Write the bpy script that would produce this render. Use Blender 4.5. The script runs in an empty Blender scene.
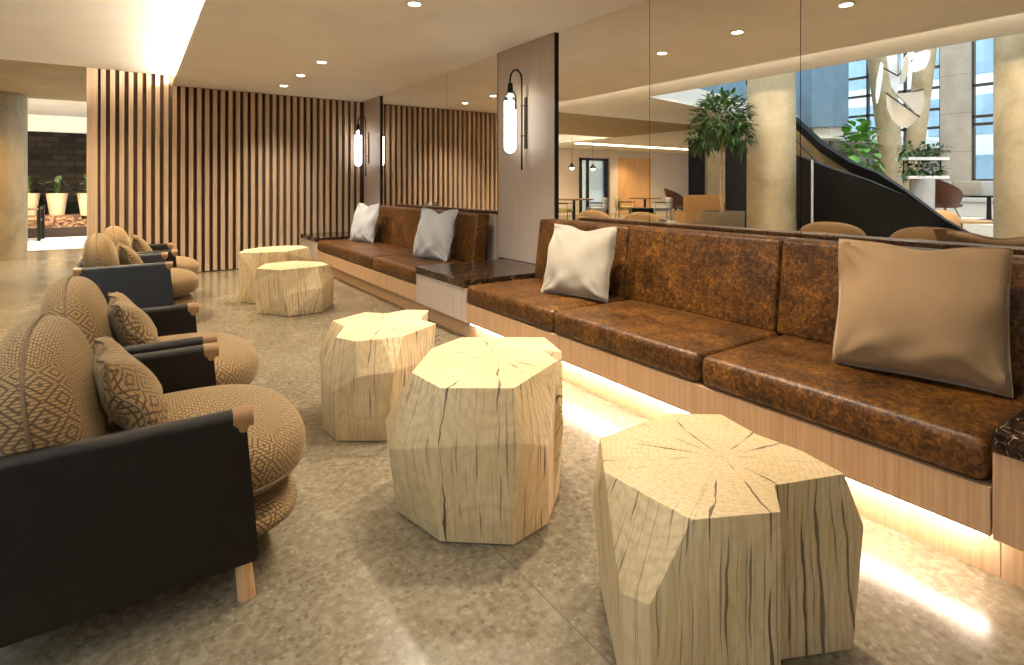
import bpy, bmesh, math, random
from mathutils import Vector, Matrix, Euler
R = random.Random(7)
PI = math.pi
scene = bpy.context.scene
COL = scene.collection
ORG = {}

# ------------------------------------------------------------------ node helpers
class NT:
    def __init__(self, name):
        self.m = bpy.data.materials.new(name); self.m.use_nodes = True
        self.t = self.m.node_tree; self.t.nodes.clear()
        self.out = self.t.nodes.new('ShaderNodeOutputMaterial')
    def n(self, kind, **kw):
        nd = self.t.nodes.new('ShaderNode' + kind)
        for k, v in kw.items(): setattr(nd, k, v)
        return nd
    def set(self, sock, v):
        if hasattr(v, 'is_linked') or isinstance(v, bpy.types.NodeSocket): self.t.links.new(v, sock)
        elif isinstance(v, (tuple, list)) and len(v) == 3 and sock.type == 'RGBA': sock.default_value = (*v, 1)
        else: sock.default_value = v
    def math(self, op, a, b=0.0, c=0.0):
        nd = self.n('Math', operation=op)
        for i, v in enumerate((a, b, c)): self.set(nd.inputs[i], v)
        return nd.outputs[0]
    def coord(self):
        return self.n('TexCoord').outputs['Object']
    def sep(self, v):
        s = self.n('SeparateXYZ'); self.set(s.inputs[0], v); return s.outputs
    def comb(self, x, y, z):
        s = self.n('CombineXYZ')
        for i, v in enumerate((x, y, z)): self.set(s.inputs[i], v)
        return s.outputs[0]
    def scale(self, v, s):
        nd = self.n('Mapping'); self.set(nd.inputs['Vector'], v)
        nd.inputs['Scale'].default_value = s if isinstance(s, (tuple, list)) else (s, s, s)
        return nd.outputs[0]
    def noise(self, v, scale=1.0, detail=3.0, rough=.5, dist=0.0):
        nd = self.n('TexNoise'); self.set(nd.inputs['Vector'], v)
        nd.inputs['Scale'].default_value = scale; nd.inputs['Detail'].default_value = detail
        nd.inputs['Roughness'].default_value = rough; nd.inputs['Distortion'].default_value = dist
        return nd.outputs['Fac']
    def voro(self, v, scale, feature='F1'):
        nd = self.n('TexVoronoi', feature=feature); self.set(nd.inputs['Vector'], v)
        nd.inputs['Scale'].default_value = scale
        return nd.outputs
    def ramp(self, f, stops):
        nd = self.n('ValToRGB'); self.set(nd.inputs[0], f)
        e = nd.color_ramp.elements
        while len(e) < len(stops): e.new(.5)
        for el, (p, c) in zip(e, stops):
            el.position = p; el.color = (*c, 1) if isinstance(c, (tuple, list)) else (c, c, c, 1)
        return nd.outputs[0]
    def mix(self, f, a, b):
        nd = self.n('Mix', data_type='RGBA')
        self.set(nd.inputs[0], f); self.set(nd.inputs[6], a); self.set(nd.inputs[7], b)
        return nd.outputs[2]
    def bump(self, h, strength=.3, dist=.01):
        nd = self.n('Bump'); nd.inputs['Strength'].default_value = strength; nd.inputs['Distance'].default_value = dist
        self.set(nd.inputs['Height'], h); return nd.outputs[0]
    def bsdf(self, color, rough=.5, normal=None, **kw):
        b = self.n('BsdfPrincipled')
        self.set(b.inputs['Base Color'], color); self.set(b.inputs['Roughness'], rough)
        if normal is not None: self.set(b.inputs['Normal'], normal)
        for k, v in kw.items(): self.set(b.inputs[k.replace('_', ' ')], v)
        self.t.links.new(b.outputs[0], self.out.inputs[0]); return b

MAT = {}
def plain(name, col, rough=.5, var=.06, scale=8, **kw):
    n = NT(name); f = n.noise(n.coord(), scale, 4)
    lo = tuple(c * (1 - var) for c in col); hi = tuple(min(1, c * (1 + var)) for c in col)
    n.bsdf(n.ramp(f, [(.3, lo), (.7, hi)]), rough, **kw); MAT[name] = n.m; return n.m
def emit(name, col, s):
    n = NT(name); b = n.bsdf((.8, .8, .8), .5); n.set(b.inputs['Emission Color'], col); b.inputs['Emission Strength'].default_value = s
    MAT[name] = n.m; return n.m
def wood(name, a, b, axis='z', rough=.45, freq=70, fine=.6):
    n = NT(name); c = n.coord()
    s = {'z': (freq, freq, 1.6), 'y': (freq, 1.6, freq), 'x': (1.6, freq, freq)}[axis]
    f1 = n.noise(n.scale(c, s), 1, 3, .6); f2 = n.noise(n.scale(c, tuple(v * 3.1 for v in s)), 1, 2, .5)
    f = n.math('ADD', n.math('MULTIPLY', f1, 1 - fine * .4), n.math('MULTIPLY', f2, fine * .4))
    n.bsdf(n.ramp(f, [(.33, a), (.66, b)]), rough, n.bump(f, .12, .004)); MAT[name] = n.m; return n.m

def make_materials():
    plain('ceiling_plaster', (.90, .86, .78), .75, .035, 2.2)
    plain('shaded_plaster', (.40, .285, .13), .7, .12, 2)  # shade of the passage ceiling put into the base colour
    plain('white_paint', (.78, .74, .66), .7, .03, 2)
    plain('pale_panel', (.56, .47, .37), .6, .06, 1.5)
    plain('black_metal', (.016, .014, .012), .38, .1, 20, Metallic=.6)
    plain('bronze_metal', (.11, .085, .06), .35, .1, 20, Metallic=.8)
    plain('black_canvas', (.0062, .0038, .0017), .5, .2, 30, Specular_IOR_Level=.3)
    plain('olive_canvas', (.034, .026, .014), .5, .2, 30)
    plain('woven_piping', (.15, .095, .045), .8, .2, 60)
    plain('navy_canvas', (.008, .011, .016), .5, .25, 30)
    plain('copper_leather', (.25, .128, .050), .38, .12, 25)
    plain('dark_stair', (.0035, .003, .0026), .5, .2, 3, Specular_IOR_Level=.2)
    plain('bronze_panel', (.34, .235, .11), .3, .3, 2.5, Metallic=.5)
    plain('blue_concrete', (.14, .23, .31), .7, .12, 3)
    plain('planter_grey', (.48, .47, .44), .6, .08, 6)
    plain('planter_cream', (.70, .55, .33), .6, .06, 6)
    plain('pot_brown', (.14, .105, .06), .6, .1, 6)
    plain('trunk_bark', (.30, .22, .13), .8, .2, 20)
    plain('red_leather', (.09, .03, .014), .4, .15, 10)
    plain('orange_fabric', (.58, .29, .09), .8, .1, 20)
    plain('grey_fabric', (.40, .40, .38), .85, .1, 20)
    plain('olive_fabric', (.42, .36, .16), .85, .12, 20)
    plain('curtain_black', (.008, .007, .007), .8, .2, 10)
    plain('sculpture_white', (.82, .80, .76), .5, .03, 4)
    plain('sculpture_beige', (.66, .55, .42), .5, .05, 4)
    plain('soil', (.05, .03, .02), .95, .4, 40)
    plain('facade_white', (.80, .85, .90), .6, .05, 1)
    plain('dark_gap', (.012, .010, .009), .8, .1, 5)
    plain('slat_backing', (.085, .045, .022), .8, .1, 5)
    wood('slat_oak', (.40, .27, .165), (.56, .40, .265), 'z', .5, 60)
    wood('fascia_oak', (.40, .235, .115), (.56, .35, .19), 'z', .45, 90)
    wood('veneer_pale', (.40, .32, .25), (.50, .415, .34), 'z', .45, 80)
    wood('leg_oak', (.46, .25, .10), (.60, .36, .17), 'z', .45, 120)
    wood('wood_orange', (.46, .24, .08), (.60, .34, .14), 'z', .5, 12)
    wood('table_walnut', (.16, .085, .04), (.26, .14, .07), 'x', .35, 40)
    emit('shade_glow', (1, .96, .93), 2.4)
    emit('led_warm', (1, .94, .86), 34)
    emit('led_cove', (1, .90, .74), 60)
    emit('led_lobby', (1, .80, .50), 5)
    emit('downlight_glow', (1, .90, .72), 14)
    emit('bulb_glow', (1, .85, .6), 30)
    emit('door_glow', (.80, .66, .34), .22)
    # concrete
    n = NT('concrete'); c = n.coord()
    f = n.noise(c, 1.7, 7, .62, .4); g = n.noise(c, 14, 4, .6)
    col = n.mix(n.math('MULTIPLY', g, .35), n.ramp(f, [(.3, (.27, .20, .10)), (.5, (.43, .335, .19)), (.72, (.56, .46, .30))]), (.30, .25, .16))
    pit = n.ramp(n.noise(c, 30, 2), [(.66, 0.0), (.72, 1.0)])
    n.bsdf(n.mix(n.math('MULTIPLY', pit, .45), col, (.16, .12, .07)), .7, n.bump(g, .15)); MAT['concrete'] = n.m
    n = NT('concrete_gold'); c = n.coord(); f = n.noise(n.scale(c, (2, 2, 1.2)), 1, 7, .65, .4)
    n.bsdf(n.ramp(f, [(.3, (.15, .095, .03)), (.5, (.26, .175, .065)), (.72, (.36, .265, .12))]), .6); MAT['concrete_gold'] = n.m
    # floor
    n = NT('floor_terrazzo'); c = n.coord(); s = n.sep(c)
    big = n.noise(c, 2.2, 5, .6, .3)
    base = n.ramp(big, [(.3, (.138, .107, .060)), (.5, (.190, .150, .088)), (.7, (.250, .203, .127))])
    fine = n.noise(c, 38, 4, .65)
    base = n.mix(.42, base, n.ramp(fine, [(.3, (.055, .042, .025)), (.5, (.20, .165, .11)), (.75, (.40, .35, .265))]))
    wc = n.n('VectorMath', operation='ADD'); n.set(wc.inputs[0], c)
    nv = n.n('TexNoise'); n.set(nv.inputs['Vector'], c); nv.inputs['Scale'].default_value = 9
    sm = n.n('VectorMath', operation='SCALE'); n.set(sm.inputs[0], nv.outputs['Color']); sm.inputs['Scale'].default_value = .05
    n.set(wc.inputs[1], sm.outputs[0]); w = wc.outputs[0]
    for sc, th, colr, lim, amt in ((9, .88, (.30, .255, .175), .40, .30), (13, .90, (.31, .265, .19), .36, .35), (24, .89, (.34, .29, .21), .35, .35), (19, .90, (.10, .075, .045), .34, .4), (46, .80, (.08, .06, .036), .36, .45), (60, .80, (.36, .31, .225), .36, .35)):
        v = n.voro(w, sc); rnd = n.sep(v['Color'])[0]
        inside = n.math('MULTIPLY', n.math('GREATER_THAN', rnd, th), n.math('LESS_THAN', v['Distance'], lim))
        base = n.mix(n.math('MULTIPLY', inside, amt), base, colr)
    def joint(v, off, step):
        d = n.math('ABSOLUTE', n.math('SUBTRACT', n.math('FRACT', n.math('DIVIDE', n.math('ADD', v, off), step)), .5))
        return n.math('GREATER_THAN', d, .5 - .0022 / step)
    j = n.math('MAXIMUM', joint(s[0], -.117 + .8565, 1.713), joint(s[1], -.46 + 1.7, 3.4))
    base = n.mix(n.math('MULTIPLY', j, .75), base, (.10, .08, .055))
    n.bsdf(base, n.ramp(big, [(.3, .15), (.7, .27)]), n.bump(fine, .05, .003)); MAT['floor_terrazzo'] = n.m
    # leather
    n = NT('cognac_leather'); c = n.coord()
    a = n.noise(c, 44, 6, .70, .9); b = n.noise(c, 5, 4, .6); d = n.noise(c, 220, 2)
    f = n.math('ADD', n.math('MULTIPLY', a, .72), n.math('MULTIPLY', b, .28))
    col = n.ramp(f, [(.36, (.010, .0035, .001)), (.46, (.048, .018, .0035)), (.56, (.135, .052, .008)), (.70, (.36, .160, .032))])
    n.bsdf(col, n.ramp(a, [(.3, .46), (.7, .34)]), n.bump(n.math('ADD', d, n.math('MULTIPLY', a, .6)), .14, .003), Specular_IOR_Level=.32); MAT['cognac_leather'] = n.m
    # marble
    n = NT('brown_marble'); c = n.coord()
    a = n.noise(c, 20, 8, .7, 1.2); v = n.voro(n.scale(c, 1), 26, 'DISTANCE_TO_EDGE')['Distance']
    vein = n.math('MULTIPLY', n.math('LESS_THAN', n.math('ADD', v, n.math('MULTIPLY', n.noise(c, 20, 4), .12)), .075), n.math('GREATER_THAN', n.noise(c, 11, 3), .5))
    col = n.ramp(a, [(.35, (.006, .004, .003)), (.52, (.022, .011, .006)), (.62, (.075, .034, .015)), (.75, (.20, .105, .05))])
    n.bsdf(n.mix(n.math('MULTIPLY', vein, .6), col, (.55, .42, .30)), .09); MAT['brown_marble'] = n.m
    # carved stool wood: rings around the pith, checks running out from it
    n = NT('carved_oak'); c = n.coord(); s = n.sep(c)
    wob = n.noise(c, 4.5, 4, .55); wob2 = n.noise(n.scale(c, (9, 9, 2)), 1, 3)
    r = n.math('SQRT', n.math('ADD', n.math('MULTIPLY', s[0], s[0]), n.math('ADD', n.math('MULTIPLY', s[1], s[1]), 1e-5)))
    rw = n.math('ADD', r, n.math('ADD', n.math('MULTIPLY', wob, .085), n.math('MULTIPLY', wob2, .006)))
    ring = n.math('SINE', n.math('MULTIPLY', rw, 2 * PI / .015)); ring = n.math('ADD', n.math('MULTIPLY', ring, .5), .5)
    grain = n.noise(n.scale(c, (75, 75, 2.5)), 1, 3, .65)
    tone = n.noise(c, 2.6, 4)
    base = n.ramp(tone, [(.3, (.58, .425, .21)), (.7, (.72, .565, .33))])
    base = n.mix(n.math('MULTIPLY', n.math('POWER', ring, 3), .30), base, (.40, .27, .13))
    base = n.mix(n.math('MULTIPLY', n.ramp(grain, [(.34, 1.0), (.58, 0.0)]), .42), base, (.40, .255, .11))
    dx = n.math('DIVIDE', s[0], r); dy = n.math('DIVIDE', s[1], r)
    theta = n.math('DIVIDE', n.math('ARCTAN2', s[1], s[0]), 2 * PI)
    warp = n.math('SUBTRACT', n.noise(n.scale(c, (6, 6, 3.5)), 1, 3, .55), .5)
    def cracks(N, wid, gate, amp, seed):
        th = n.math('ADD', n.math('MULTIPLY', n.math('ADD', theta, n.math('MULTIPLY', warp, amp)), N), seed)
        idn = n.math('FLOOR', th); fr = n.math('FRACT', th)
        wn = n.n('TexWhiteNoise', noise_dimensions='1D'); n.set(wn.inputs['W'], n.math('ADD', idn, seed * 7.1))
        d = n.math('MULTIPLY', n.math('ABSOLUTE', n.math('SUBTRACT', fr, n.math('ADD', .25, n.math('MULTIPLY', wn.outputs['Value'], .5)))), n.math('MULTIPLY', r, 2 * PI / N))
        g = n.noise(n.comb(n.math('MULTIPLY', idn, 3.7), n.math('MULTIPLY', s[2], 5), n.math('MULTIPLY', r, 11)), 1, 1)
        core = n.ramp(r, [(.02, .15), (.12, 1.0)])
        return n.math('LESS_THAN', d, n.math('MULTIPLY', n.math('MULTIPLY', n.math('SUBTRACT', g, gate), wid * 5), core))
    nz = n.sep(n.n('NewGeometry').outputs['True Normal'])[2]
    endg = n.ramp(nz, [(.80, 1.0), (.95, .25)])
    ck = n.math('MAXIMUM', cracks(13, .0038, .48, .030, 1.0), n.math('MULTIPLY', n.math('MULTIPLY', cracks(31, .0026, .45, .020, 5.0), .85), endg))
    ck = n.math('MAXIMUM', ck, n.math('MULTIPLY', n.math('MULTIPLY', cracks(71, .0013, .41, .012, 9.0), .68), endg))
    col = n.mix(n.math('MULTIPLY', ck, .88), base, (.055, .035, .018))
    h = n.math('SUBTRACT', n.math('MULTIPLY', grain, .25), ck)
    n.bsdf(col, .62, n.bump(h, .3, .004)); MAT['carved_oak'] = n.m
    # woven chair fabric: nested diamonds of dashes
    def weave(name, f, ground, thread, lim):
        n = NT(name); c = n.coord(); s = n.sep(n.n('TexCoord').outputs['UV'])
        t = None
        for i, off in ((0, .011), (1, .031)):
            q = n.math('ABSOLUTE', n.math('SUBTRACT', n.math('FRACT', n.math('MULTIPLY', n.math('ADD', s[i], off), f)), .5))
            t = q if t is None else n.math('ADD', t, q)
        band = n.math('FRACT', n.math('MULTIPLY', t, 4.0))
        line = n.math('LESS_THAN', band, lim)
        diff = n.math('ADD', s[0], 0.0)
        dash = n.math('LESS_THAN', n.math('FRACT', n.math('MULTIPLY', diff, 110)), .72)
        th = n.math('MULTIPLY', line, dash)
        fz = n.noise(c, 220, 2)
        col = n.mix(n.math('MULTIPLY', th, .92), ground, thread)
        col = n.mix(n.math('MULTIPLY', fz, .25), col, (.20, .13, .06))
        n.bsdf(col, .85, n.bump(n.math('ADD', th, fz), .25, .003), Sheen_Weight=.28, Sheen_Roughness=.35, Sheen_Tint=(1, .82, .52)); MAT[name] = n.m
    weave('woven_fabric', 10.5, (.080, .045, .017), (.36, .225, .085), .64)
    # pillow velvets
    def velvet(name, col, tint):
        n = NT(name); c = n.coord(); f = n.noise(c, 6, 5, .6); g = n.noise(c, 140, 2)
        lo = tuple(v * .82 for v in col)
        n.bsdf(n.mix(n.math('MULTIPLY', g, .25), n.ramp(f, [(.3, lo), (.7, col)]), lo), .85, n.bump(g, .15, .002), Sheen_Weight=.4, Sheen_Roughness=.35, Sheen_Tint=tint); MAT[name] = n.m
    velvet('velvet_tan', (.33, .205, .098), (1, .90, .75))
    velvet('velvet_cream', (.34, .295, .225), (1, .95, .85))
    velvet('velvet_grey', (.42, .42, .415), (.95, .97, 1))
    # mirror, slightly bronzed
    n = NT('mirror_glass'); n.bsdf((.90, .855, .78), 0.0, Metallic=1.0); MAT['mirror_glass'] = n.m
    # clear glass
    n = NT('clear_glass'); g = n.n('BsdfGlossy'); g.inputs['Roughness'].default_value = .02
    t = n.n('BsdfTransparent'); t.inputs[0].default_value = (.90, .95, .98, 1)
    m = n.n('MixShader'); fr = n.n('Fresnel'); fr.inputs[0].default_value = 1.45
    n.t.links.new(fr.outputs[0], m.inputs[0]); n.t.links.new(t.outputs[0], m.inputs[1]); n.t.links.new(g.outputs[0], m.inputs[2]); n.t.links.new(m.outputs[0], n.out.inputs[0]); MAT['clear_glass'] = n.m
    # leaves
    for nm, a, b in (('leaf_green', (.018, .05, .012), (.07, .14, .035)), ('leaf_bright', (.05, .20, .03), (.20, .42, .08)), ('leaf_dark', (.03, .06, .025), (.11, .16, .05))):
        n = NT(nm); f = n.noise(n.coord(), 6, 3); n.bsdf(n.ramp(f, [(.35, a), (.65, b)]), .45); MAT[nm] = n.m
    # dark tile wall
    n = NT('dark_brick'); c = n.coord(); s = n.sep(c)
    br = n.n('TexBrick'); n.set(br.inputs['Vector'], n.comb(s[0], s[2], 0.0)); br.inputs['Scale'].default_value = 1
    br.inputs['Brick Width'].default_value = .30; br.inputs['Row Height'].default_value = .15; br.inputs['Mortar Size'].default_value = .012
    br.inputs['Color1'].default_value = (.008, .006, .004, 1); br.inputs['Color2'].default_value = (.030, .021, .012, 1); br.inputs['Mortar'].default_value = (.008, .007, .006, 1)
    n.bsdf(br.outputs[0], .8, n.bump(br.outputs['Fac'], .5, .02), Specular_IOR_Level=.15); MAT['dark_brick'] = n.m
    n = NT('bark_mulch'); c = n.coord(); v = n.voro(c, 22); s2 = n.sep(v['Color'])
    n.bsdf(n.ramp(s2[0], [(.1, (.05, .022, .010)), (.5, (.17, .075, .03)), (.9, (.36, .19, .09))]), .85, n.bump(v['Distance'], .8, .03)); MAT['bark_mulch'] = n.m
    # panelled concrete wall with form joints
    n = NT('panel_concrete'); c = n.coord(); s = n.sep(c)
    f = n.noise(c, 2, 6, .6)
    jt = n.math('GREATER_THAN', n.math('ABSOLUTE', n.math('SUBTRACT', n.math('FRACT', n.math('DIVIDE', s[2], 1.05)), .5)), .493)
    n.bsdf(n.mix(n.math('MULTIPLY', jt, .7), n.ramp(f, [(.3, (.34, .29, .23)), (.7, (.46, .40, .33))]), (.15, .12, .09)), .7); MAT['panel_concrete'] = n.m
make_materials()

# ------------------------------------------------------------------ mesh helpers
def finish(name, bm, mat, parent=None, smooth=None, kind=None, origin=None):
    o_ = ORG.get(parent.name, Vector((0, 0, 0))) if parent else (Vector(origin) if origin else Vector((0, 0, 0)))
    bmesh.ops.recalc_face_normals(bm, faces=bm.faces)
    bmesh.ops.translate(bm, verts=bm.verts, vec=-o_)
    me = bpy.data.meshes.new(name); bm.to_mesh(me); bm.free()
    o = bpy.data.objects.new(name, me); COL.objects.link(o)
    if isinstance(mat, str): mat = MAT[mat]
    me.materials.append(mat)
    if smooth is not None:
        me.polygons.foreach_set('use_smooth', [True] * len(me.polygons))
        me.set_sharp_from_angle(angle=math.radians(smooth))
    if parent: o.parent = parent; ORG[o.name] = o_
    else:
        o.location = o_; ORG[o.name] = o_
    if kind: o['kind'] = kind
    return o
def tag(o, label, cat, group=None):
    o['label'] = label; o['category'] = cat
    if group: o['group'] = group
    return o
def empty(name, loc, label, cat, group=None):
    o = bpy.data.objects.new(name, None); COL.objects.link(o); o.location = loc; o.empty_display_size = .1
    ORG[o.name] = Vector(loc); return tag(o, label, cat, group)
def copy_tree(o, parent=None):
    c = o.copy(); COL.objects.link(c)
    if parent: c.parent = parent
    for ch in list(o.children): copy_tree(ch, c)
    return c
def box(bm, lo, hi, bevel=0.0, seg=2):
    vs = [bm.verts.new((x, y, z)) for x in (lo[0], hi[0]) for y in (lo[1], hi[1]) for z in (lo[2], hi[2])]
    fs = [bm.faces.new([vs[i] for i in f]) for f in ((0, 1, 3, 2), (4, 6, 7, 5), (0, 4, 5, 1), (2, 3, 7, 6), (0, 2, 6, 4), (1, 5, 7, 3))]
    if bevel > 0:
        es = list({e for f in fs for e in f.edges})
        bmesh.ops.bevel(bm, geom=es, offset=bevel, segments=seg, profile=.5, affect='EDGES')
    return vs
def B(lo, hi, bevel=0.0, seg=2):
    bm = bmesh.new(); box(bm, lo, hi, bevel, seg); return bm
def tube(bm, pts, r, n=12, cap=True):
    pts = [Vector(p) for p in pts]; rr = r if isinstance(r, (list, tuple)) else [r] * len(pts); rings = []
    up = None
    for i, p in enumerate(pts):
        d = (pts[min(i + 1, len(pts) - 1)] - pts[max(i - 1, 0)]).normalized()
        if up is None:
            up = Vector((0, 0, 1)) if abs(d.z) < .9 else Vector((1, 0, 0))
        a = d.cross(up).normalized(); b = a.cross(d).normalized(); up = b
        rings.append([bm.verts.new(p + (a * math.cos(t) + b * math.sin(t)) * rr[i]) for t in [2 * PI * k / n for k in range(n)]])
    for q, w in zip(rings, rings[1:]):
        for k in range(n): bm.faces.new((q[k], q[(k + 1) % n], w[(k + 1) % n], w[k]))
    if cap: bm.faces.new(rings[0][::-1]); bm.faces.new(rings[-1])
def T(pts, r, n=12):
    bm = bmesh.new(); tube(bm, pts, r, n); return bm
def lathe(bm, prof, c=(0, 0, 0), n=32, sx=1, sy=1):
    rings = [[bm.verts.new((c[0] + r * sx * math.cos(2 * PI * k / n), c[1] + r * sy * math.sin(2 * PI * k / n), c[2] + z)) for k in range(n)] for r, z in prof]
    for q, w in zip(rings, rings[1:]):
        for k in range(n): bm.faces.new((q[k], q[(k + 1) % n], w[(k + 1) % n], w[k]))
    bm.faces.new(rings[0][::-1]); bm.faces.new(rings[-1])
def L(prof, c=(0, 0, 0), n=32, sx=1, sy=1):
    bm = bmesh.new(); lathe(bm, prof, c, n, sx, sy); return bm
def prism(bm, poly, z0, z1):
    a = [bm.verts.new((x, y, z0)) for x, y in poly]; b = [bm.verts.new((x, y, z1)) for x, y in poly]
    n = len(poly)
    for k in range(n): bm.faces.new((a[k], a[(k + 1) % n], b[(k + 1) % n], b[k]))
    bm.faces.new(a[::-1]); bm.faces.new(b)
def P(poly, z0, z1):
    bm = bmesh.new(); prism(bm, poly, z0, z1); return bm
def sheet(bm, top, bot, th):
    """wall through a run of points: top and bottom polylines (same count), thickened horizontally"""
    nrm = []
    for i in range(len(top)):
        a = Vector(top[max(0, i - 1)]); b = Vector(top[min(len(top) - 1, i + 1)]); d = (b - a); d.z = 0; d.normalize()
        nrm.append(Vector((-d.y, d.x, 0)) * th * .5)
    f = [[bm.verts.new(Vector(p) + s * nrm[i]) for i, p in enumerate(pl)] for pl in (top, bot) for s in (1, -1)]
    n = len(top)
    for i in range(n - 1):
        for a, b in ((0, 2), (1, 3), (0, 1), (2, 3)): bm.faces.new((f[a][i], f[a][i + 1], f[b][i + 1], f[b][i]))
    for i in (0, n - 1): bm.faces.new((f[0][i], f[1][i], f[3][i], f[2][i]))
def cushion(bm, c, size, n_plan=3.2, n_z=2.6, res=14, shape=None):
    """soft rounded block (superellipsoid on a cube grid)"""
    g = {}; uvl = bm.loops.layers.uv.verify()
    def vert(i, j, k):
        key = (i, j, k)
        if key in g: return g[key]
        p = [2 * q / res - 1 for q in (i, j, k)]
        p = [math.copysign(math.sin(abs(v) * PI / 4) / math.sin(PI / 4), v) for v in p]
        h = (abs(p[0]) ** n_plan + abs(p[1]) ** n_plan) ** (1 / n_plan)
        L_ = (h ** n_z + abs(p[2]) ** n_z) ** (1 / n_z)
        q = [v / L_ for v in p]
        v = Vector([q[a] * size[a] / 2 for a in range(3)])
        if shape: v = shape(v)
        g[key] = bm.verts.new(v + Vector(c)); return g[key]
    for ax in range(3):
        for s in (0, res):
            for u in range(res):
                for w in range(res):
                    def at(a, b):
                        ijk = [0, 0, 0]; ijk[ax] = s; ijk[(ax + 1) % 3] = a; ijk[(ax + 2) % 3] = b; return vert(*ijk)
                    f_ = bm.faces.new((at(u, w), at(u + 1, w), at(u + 1, w + 1), at(u, w + 1)))
                    su, sw_ = size[(ax + 1) % 3] / res, size[(ax + 2) % 3] / res
                    for lp, (p_, q_) in zip(f_.loops, ((u, w), (u + 1, w), (u + 1, w + 1), (u, w + 1))): lp[uvl].uv = (p_ * su + ax * .37, q_ * sw_)
def pillow_bm(w, h, t, seed, dent=.0, res=34):
    """throw pillow in the y/z plane, face towards -x, bottom edge at z=0"""
    rr = random.Random(seed); bm = bmesh.new(); g = {}; uvl = bm.loops.layers.uv.verify(); am = min(1, t / .17) ** 2
    ph = [(rr.uniform(0, 6.28), rr.uniform(4, 9), rr.uniform(-1, 1), rr.uniform(.5, 1)) for _ in range(5)]
    def pt(i, j, s):
        u = 2 * i / res - 1; v = 2 * j / res - 1
        edge = i in (0, res) or j in (0, res)
        key = (i, j, 0 if edge else s)
        if key in g: return g[key]
        y = w / 2 * u * (1 - .04 * (1 - v * v)); z = h / 2 * v * (1 - .04 * (1 - u * u))
        if v > 0: z -= dent * h * v * v * math.exp(-((u + .05) / .34) ** 2)
        bulge = (max(0, 1 - abs(u) ** 2.3) * max(0, 1 - abs(v) ** 2.3)) ** .55
        wr = sum(math.sin(p + f * (u * a + v * b)) for p, f, a, b in ph) * .006 * (1 - bulge * .75)
        wr += .010 * math.exp(-((v + .62) / .16) ** 2) * math.sin(7 * u + 3 * v + seed) * (1 - abs(u) ** 4)
        cr = 0
        for (cu, cv) in ((1, -1), (-1, -1), (1, 1)):
            d = math.hypot(u - cu, v - cv); cr += .012 * math.exp(-(d / .5) ** 2) * math.sin(math.atan2(v - cv, u - cu) * 11 + seed)
        x = s * (t / 2 * bulge * (1 + .22 * (-v)) + .006) + (wr + cr) * am * (0 if edge else 1)
        if edge: x = .012 * math.sin(5 * (u + v) + seed)
        g[key] = bm.verts.new((x, y, z + h / 2)); return g[key]
    for s in (-1, 1):
        for i in range(res):
            for j in range(res):
                f_ = bm.faces.new((pt(i, j, s), pt(i + 1, j, s), pt(i + 1, j + 1, s), pt(i, j + 1, s)))
                for lp, (p_, q_) in zip(f_.loops, ((i, j), (i + 1, j), (i + 1, j + 1), (i, j + 1))): lp[uvl].uv = (p_ * w / res, q_ * h / res)
    ring = [(i, 0) for i in range(res)] + [(res, j) for j in range(res)] + [(i, res) for i in range(res, 0, -1)] + [(0, j) for j in range(res, 0, -1)]
    seam = [g[(i, j, 0)].co.copy() for i, j in ring]
    return bm, seam
def closed_tube(pts, r, n=6):
    bm = bmesh.new(); N = len(pts); rings = []
    for i in range(N):
        d = (pts[(i + 1) % N] - pts[i - 1]).normalized(); a = d.cross(Vector((1, 0, 0))); a = a.normalized() if a.length > 1e-4 else Vector((0, 1, 0)); b = a.cross(d)
        rings.append([bm.verts.new(pts[i] + (a * math.cos(2 * PI * k / n) + b * math.sin(2 * PI * k / n)) * r) for k in range(n)])
    for i in range(N):
        q, w = rings[i], rings[(i + 1) % N]
        for k in range(n): bm.faces.new((q[k], q[(k + 1) % n], w[(k + 1) % n], w[k]))
    return bm
def leaf(bm, p, d, up, ln, wd, droop=.25):
    d = d.normalized(); s = d.cross(up)
    s = s.normalized() if s.length > 1e-3 else Vector((1, 0, 0)); nn = s.cross(d)
    row = []
    for t, w in ((0, .12), (.3, .9), (.62, .8), (1, .02)):
        c = p + d * ln * t - Vector((0, 0, 1)) * droop * ln * t * t
        row.append((bm.verts.new(c - s * wd * w * .5 + nn * wd * w * .12), bm.verts.new(c), bm.verts.new(c + s * wd * w * .5 + nn * wd * w * .12)))
    for a, b in zip(row, row[1:]):
        bm.faces.new((a[0], a[1], b[1], b[0])); bm.faces.new((a[1], a[2], b[2], b[1]))

# ------------------------------------------------------------------ the place: main dimensions (metres)
XM = 3.043            # mirror plane
ZC = 2.508            # lowered ceiling
ZU = 2.64             # upper ceiling
YS = 8.61             # slatted wall
XF = 2.069            # front of the banquette
S_ = math.sin(.5985); C_ = math.cos(.5985)
def lob(px, d):
    """floor spot of something seen in the mirror: picture column and depth -> its real x, y across the lobby"""
    u = (px - 512) / 556; return (2 * XM - (S_ + C_ * u) * d, (C_ - S_ * u) * d)
def hz(py, d): return 1.18 + (185.4 - py) / 556 * d

# ---- camera
cam = bpy.data.cameras.new('camera'); co = bpy.data.objects.new('camera', cam); COL.objects.link(co)
co.location = (0, 0, 1.18); co.rotation_euler = (PI / 2, 0, -.5985)
cam.sensor_width = 36; cam.lens = 556 / 1024 * 36; cam.shift_y = -(332.5 - 185.4) / 1024; cam.clip_start = .05
scene.camera = co

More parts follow.
